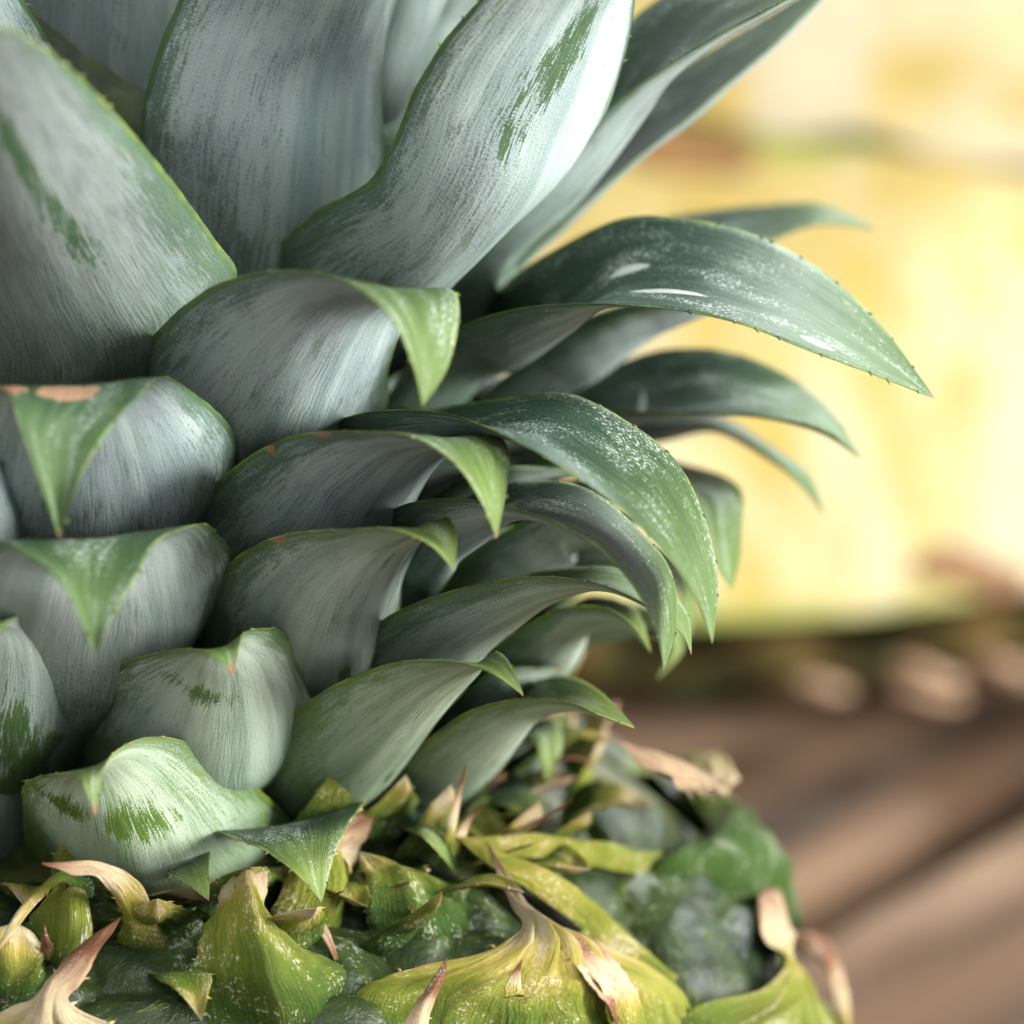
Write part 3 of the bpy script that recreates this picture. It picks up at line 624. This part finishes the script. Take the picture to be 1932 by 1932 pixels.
# ------------------------------------------------------------------ leaves at the far and left side of the crown
def far_leaf(az, z0, r0, length, lean, droop, width, lc, name='leaf', **kw):
    a = R(az); n = Vector((math.cos(a), math.sin(a), 0)); t = Vector((-math.sin(a), math.cos(a), 0))
    p = n * r0 + Vector((0, 0, z0)); st = []; el = R(lean); N = 9; ws = (.75, .95, 1, .98, .9, .78, .6, .42, .22)
    for i in range(N):
        st.append((p - t * width * ws[i] / 2, p + t * width * ws[i] / 2, (4.5 if i < 4 else 2.0) * width / 18))
        p = p + (n * math.cos(el) + Vector((0, 0, 1)) * math.sin(el)) * length / N; el -= R(droop) / N
    blade(name, st, p, lc, nv=36, nu=10, raw=True, **kw)
for i in range(24):
    az = 48 + (i * 137.5) % 190
    h = i / 23
    far_leaf(az, 3 + 50 * h, 23 - 10 * h, 46 + 55 * h, 42 + 32 * h, 100 - 55 * h, 19 - 2 * h, (.6 * (1 - h), .35, .6 * (1 - h)))

for az, z0, r0, ln, lean, dr, wd in ((12, 3, 18, 24, 35, 60, 20), (-6, 9, 18, 28, 36, 60, 22), (22, 15, 17, 34, 36, 60, 22), (4, 21, 17, 34, 40, 55, 22), (26, 27, 16, 32, 44, 50, 20), (8, 34, 15, 28, 46, 50, 20), (-12, 18, 18, 28, 42, 50, 22), (-4, 29, 18, 24, 46, 40, 26), (10, 30, 18, 30, 40, 40, 24), (14, 12, 18, 36, 34, 50, 24)):
    far_leaf(az, z0, r0, ln, lean, dr, wd, (.5, .6, .4))

br = random.Random(21)
for i in range(46):                                        # small pointed bracts crowded where the crown leaves the fruit
    az = -118 + 150 * (i + br.uniform(-.4, .4)) / 45
    row = i % 3
    far_leaf(az, (1.0, -1.0, -2.6)[row], (33.5, 37.5, 42.5)[row] + br.uniform(-1, 1), br.uniform(7, 13), br.uniform(25, 75), br.uniform(-30, 110), br.uniform(4.5, 9),
             (br.uniform(-.2, .32), 0, 0), 'bract', mats=[M_BRA, M_BRA], thick=0.5, wave=0.25, teeth=(0.4, 0.9), tooth=0.3, crumple=0.5)
for i in range(16):                                        # dry brown threads caught between them
    far_leaf(br.uniform(-105, 10), br.uniform(-2, 2), br.uniform(37, 43), br.uniform(5, 10), br.uniform(10, 80), br.uniform(-60, 120), br.uniform(0.8, 1.8),
             (br.uniform(.6, 1.0), 0, 0), 'dry_bract', mats=[M_BRA, M_BRA], thick=0.3, wave=0.2, teeth=None, crumple=0.3)

# ------------------------------------------------------------------ pineapple halves in the background
def half(label, base, length, r, M3, seedv):
    """half a pineapple cut lengthwise: x across the cut, z along the fruit, +y out of the cut"""
    root = thing('pineapple_half', label, 'pineapple half', base, 'pineapple halves behind the pineapple')
    def rr(f): return r * (0.72 + 0.28 * math.sin(math.pi * min(max(f * 0.9 + 0.08, 0), 1)) ) * (1 if 0.03 < f < 0.97 else 0.9)
    NZ, NA = 60, 40
    vs, fs = [], []
    for i in range(NZ + 1):
        f = i / NZ; z = (f - 0.5) * length
        for j in range(NA + 1):
            a = math.pi * j / NA
            ph = (f * length / 0.019); cell = abs(math.sin(math.pi * (ph / 2 + a * 3.2))) * abs(math.sin(math.pi * (ph / 2 - a * 3.2)))
            q = rr(f) * (1 + 0.075 * cell + 0.02 * noise.noise((a * 4, f * 9, seedv)))
            vs.append(M3 @ Vector((q * math.cos(a), -q * math.sin(a), z)))
    for i in range(NZ):
        for j in range(NA):
            a = i * (NA + 1) + j; fs.append((a, a + 1, a + NA + 2, a + NA + 1))
    fs.append(tuple(reversed(range(NA + 1)))); fs.append(tuple(NZ * (NA + 1) + j for j in range(NA + 1)))
    mesh('rind', vs, fs, [M_RIND], root)
    vs, fs = [], []
    NX = 24
    for i in range(NZ + 1):
        f = i / NZ; z = (f - 0.5) * length
        for j in range(NX + 1):
            x = (j / NX * 2 - 1); q = rr(f) * 0.97
            vs.append(Vector((q * x, 0.0015 + 0.0012 * noise.noise((x * 9, f * 14, seedv)) + 0.0015 * (1 - x * x), z)))
    k = NX + 1
    for i in range(NZ):
        for j in range(NX): a = i * k + j; fs.append((a, a + k, a + k + 1, a + 1))
    o = mesh('flesh', vs, fs, [M_FLESH], root)
    o.rotation_mode = 'QUATERNION'; o.rotation_quaternion = M3.to_quaternion(); o.color = (0 if seedv == 3 else 1, 0, 0, 1)
    lr = random.Random(seedv)
    return root, lr, rr
from mathutils import Matrix
def frame(n, zax):
    n = n.normalized(); zax = (zax - n * zax.dot(n)).normalized(); x = n.cross(zax)
    return Matrix((x, n, zax)).transposed()
def eye(root, M3, x, z, s):
    vs, fs = [], []
    for i in range(7):
        for j in range(12):
            a = 2 * math.pi * j / 12; q = math.sin(math.pi * (i + 0.02) / 6.04) * (1 + 0.25 * noise.noise((a, i, x * 100)))
            vs.append(M3 @ Vector((x + s * q * math.cos(a), 0.002 + 0.25 * s * math.cos(math.pi * i / 6), z + s * 1.4 * q * math.sin(a))))
    for i in range(6):
        for j in range(12):
            a = i * 12 + j; b = i * 12 + (j + 1) % 12; fs.append((a, b, b + 12, a + 12))
    mesh('eye', vs, fs, [M_EYE], root)
def dry_scale(root, M3, ang, z, r, s):
    c = Vector((r * math.cos(ang), -r * math.sin(ang), z)); n = Vector((math.cos(ang), -math.sin(ang), 0)); t = Vector((math.sin(ang), math.cos(ang), 0))
    pts = []
    for f, w_, h in ((-1, .5, .1), (-.4, .9, .35), (.2, .6, .6), (.7, .3, .75), (1.2, .02, .7)):
        for sgn in (-1, 0, 1): pts.append(c + Vector((0, 0, f * s)) + t * sgn * w_ * s + n * (h + (0.25 if sgn == 0 else 0)) * s * 0.6)
    for i in range(len(pts)): pts.append(pts[i] - n * s * 0.25)
    fs = []; m_ = 15
    for i in range(4):
        for j in range(2):
            a = i * 3 + j; fs.append((a, a + 1, a + 4, a + 3)); a += m_; fs.append((a, a + 3, a + 4, a + 1))
        for j in (0, 2): a = i * 3 + j; fs.append((a, a + 3, a + 3 + m_, a + m_))
    mesh('bract', [M3 @ p for p in pts], fs, [M_DRY], root)

# the one lying on its rind, its cut face tipped up towards the camera
rH = 0.066
lc_ = on_table(1500, 1345) * MM
tz = TABLE_Z * MM
M3 = frame(Vector((0.0, -math.cos(R(50)), math.sin(R(50)))), Vector((1, 0, -0.05)))
root, lr, rr = half('halved pineapple lying on its rind, yellow cut face tipped up, behind the leaf tips', (0.075, lc_.y + 0.022, tz + rH * 1.03), 0.19, rH, M3, 3)
for x, z, s in ((-0.049, 0.052, 0.0045), (-0.047, 0.061, 0.004), (-0.05, -0.025, 0.004), (0.05, -0.02, 0.005), (0.051, 0.03, 0.004), (-0.047, 0.012, 0.002)):
    pass
side = 1 if (M3 @ Vector((1, 0, 0))).z < 0 else -1        # which edge of the cut is the low one
for x, z, s in ((0.049, 0.051, 0.0055), (0.052, 0.059, 0.005), (0.050, -0.032, 0.0045), (-0.058, -0.004, 0.007), (-0.057, 0.007, 0.006)):
    eye(root, M3, side * x, z, s)
for i in range(40):
    dry_scale(root, M3, R(8 + lr.random() * 80) if side > 0 else R(172 - lr.random() * 80), -0.09 + 0.18 * lr.random(), rH * 0.98, lr.uniform(0.004, 0.008))
for i, (x, lean, lab) in enumerate(((0.105, 6, 'halved pineapple standing upright behind the lying half at the top right'),)):
    Mu = frame(Vector((0.05 - 0.1 * i, -math.cos(R(lean)), math.sin(R(lean)))), Vector((0.03, 0.1, 1)))
    hl = 0.20
    root, lr, rr = half(lab, (x, lc_.y + 0.098 + 0.004 * i, tz + hl / 2 + 0.004), hl, 0.082, Mu, 11 + i)
    for q in range(8):
        sgn = -1 if q % 2 else 1
        eye(root, Mu, sgn * 0.070, -0.08 + 0.022 * q, 0.004)
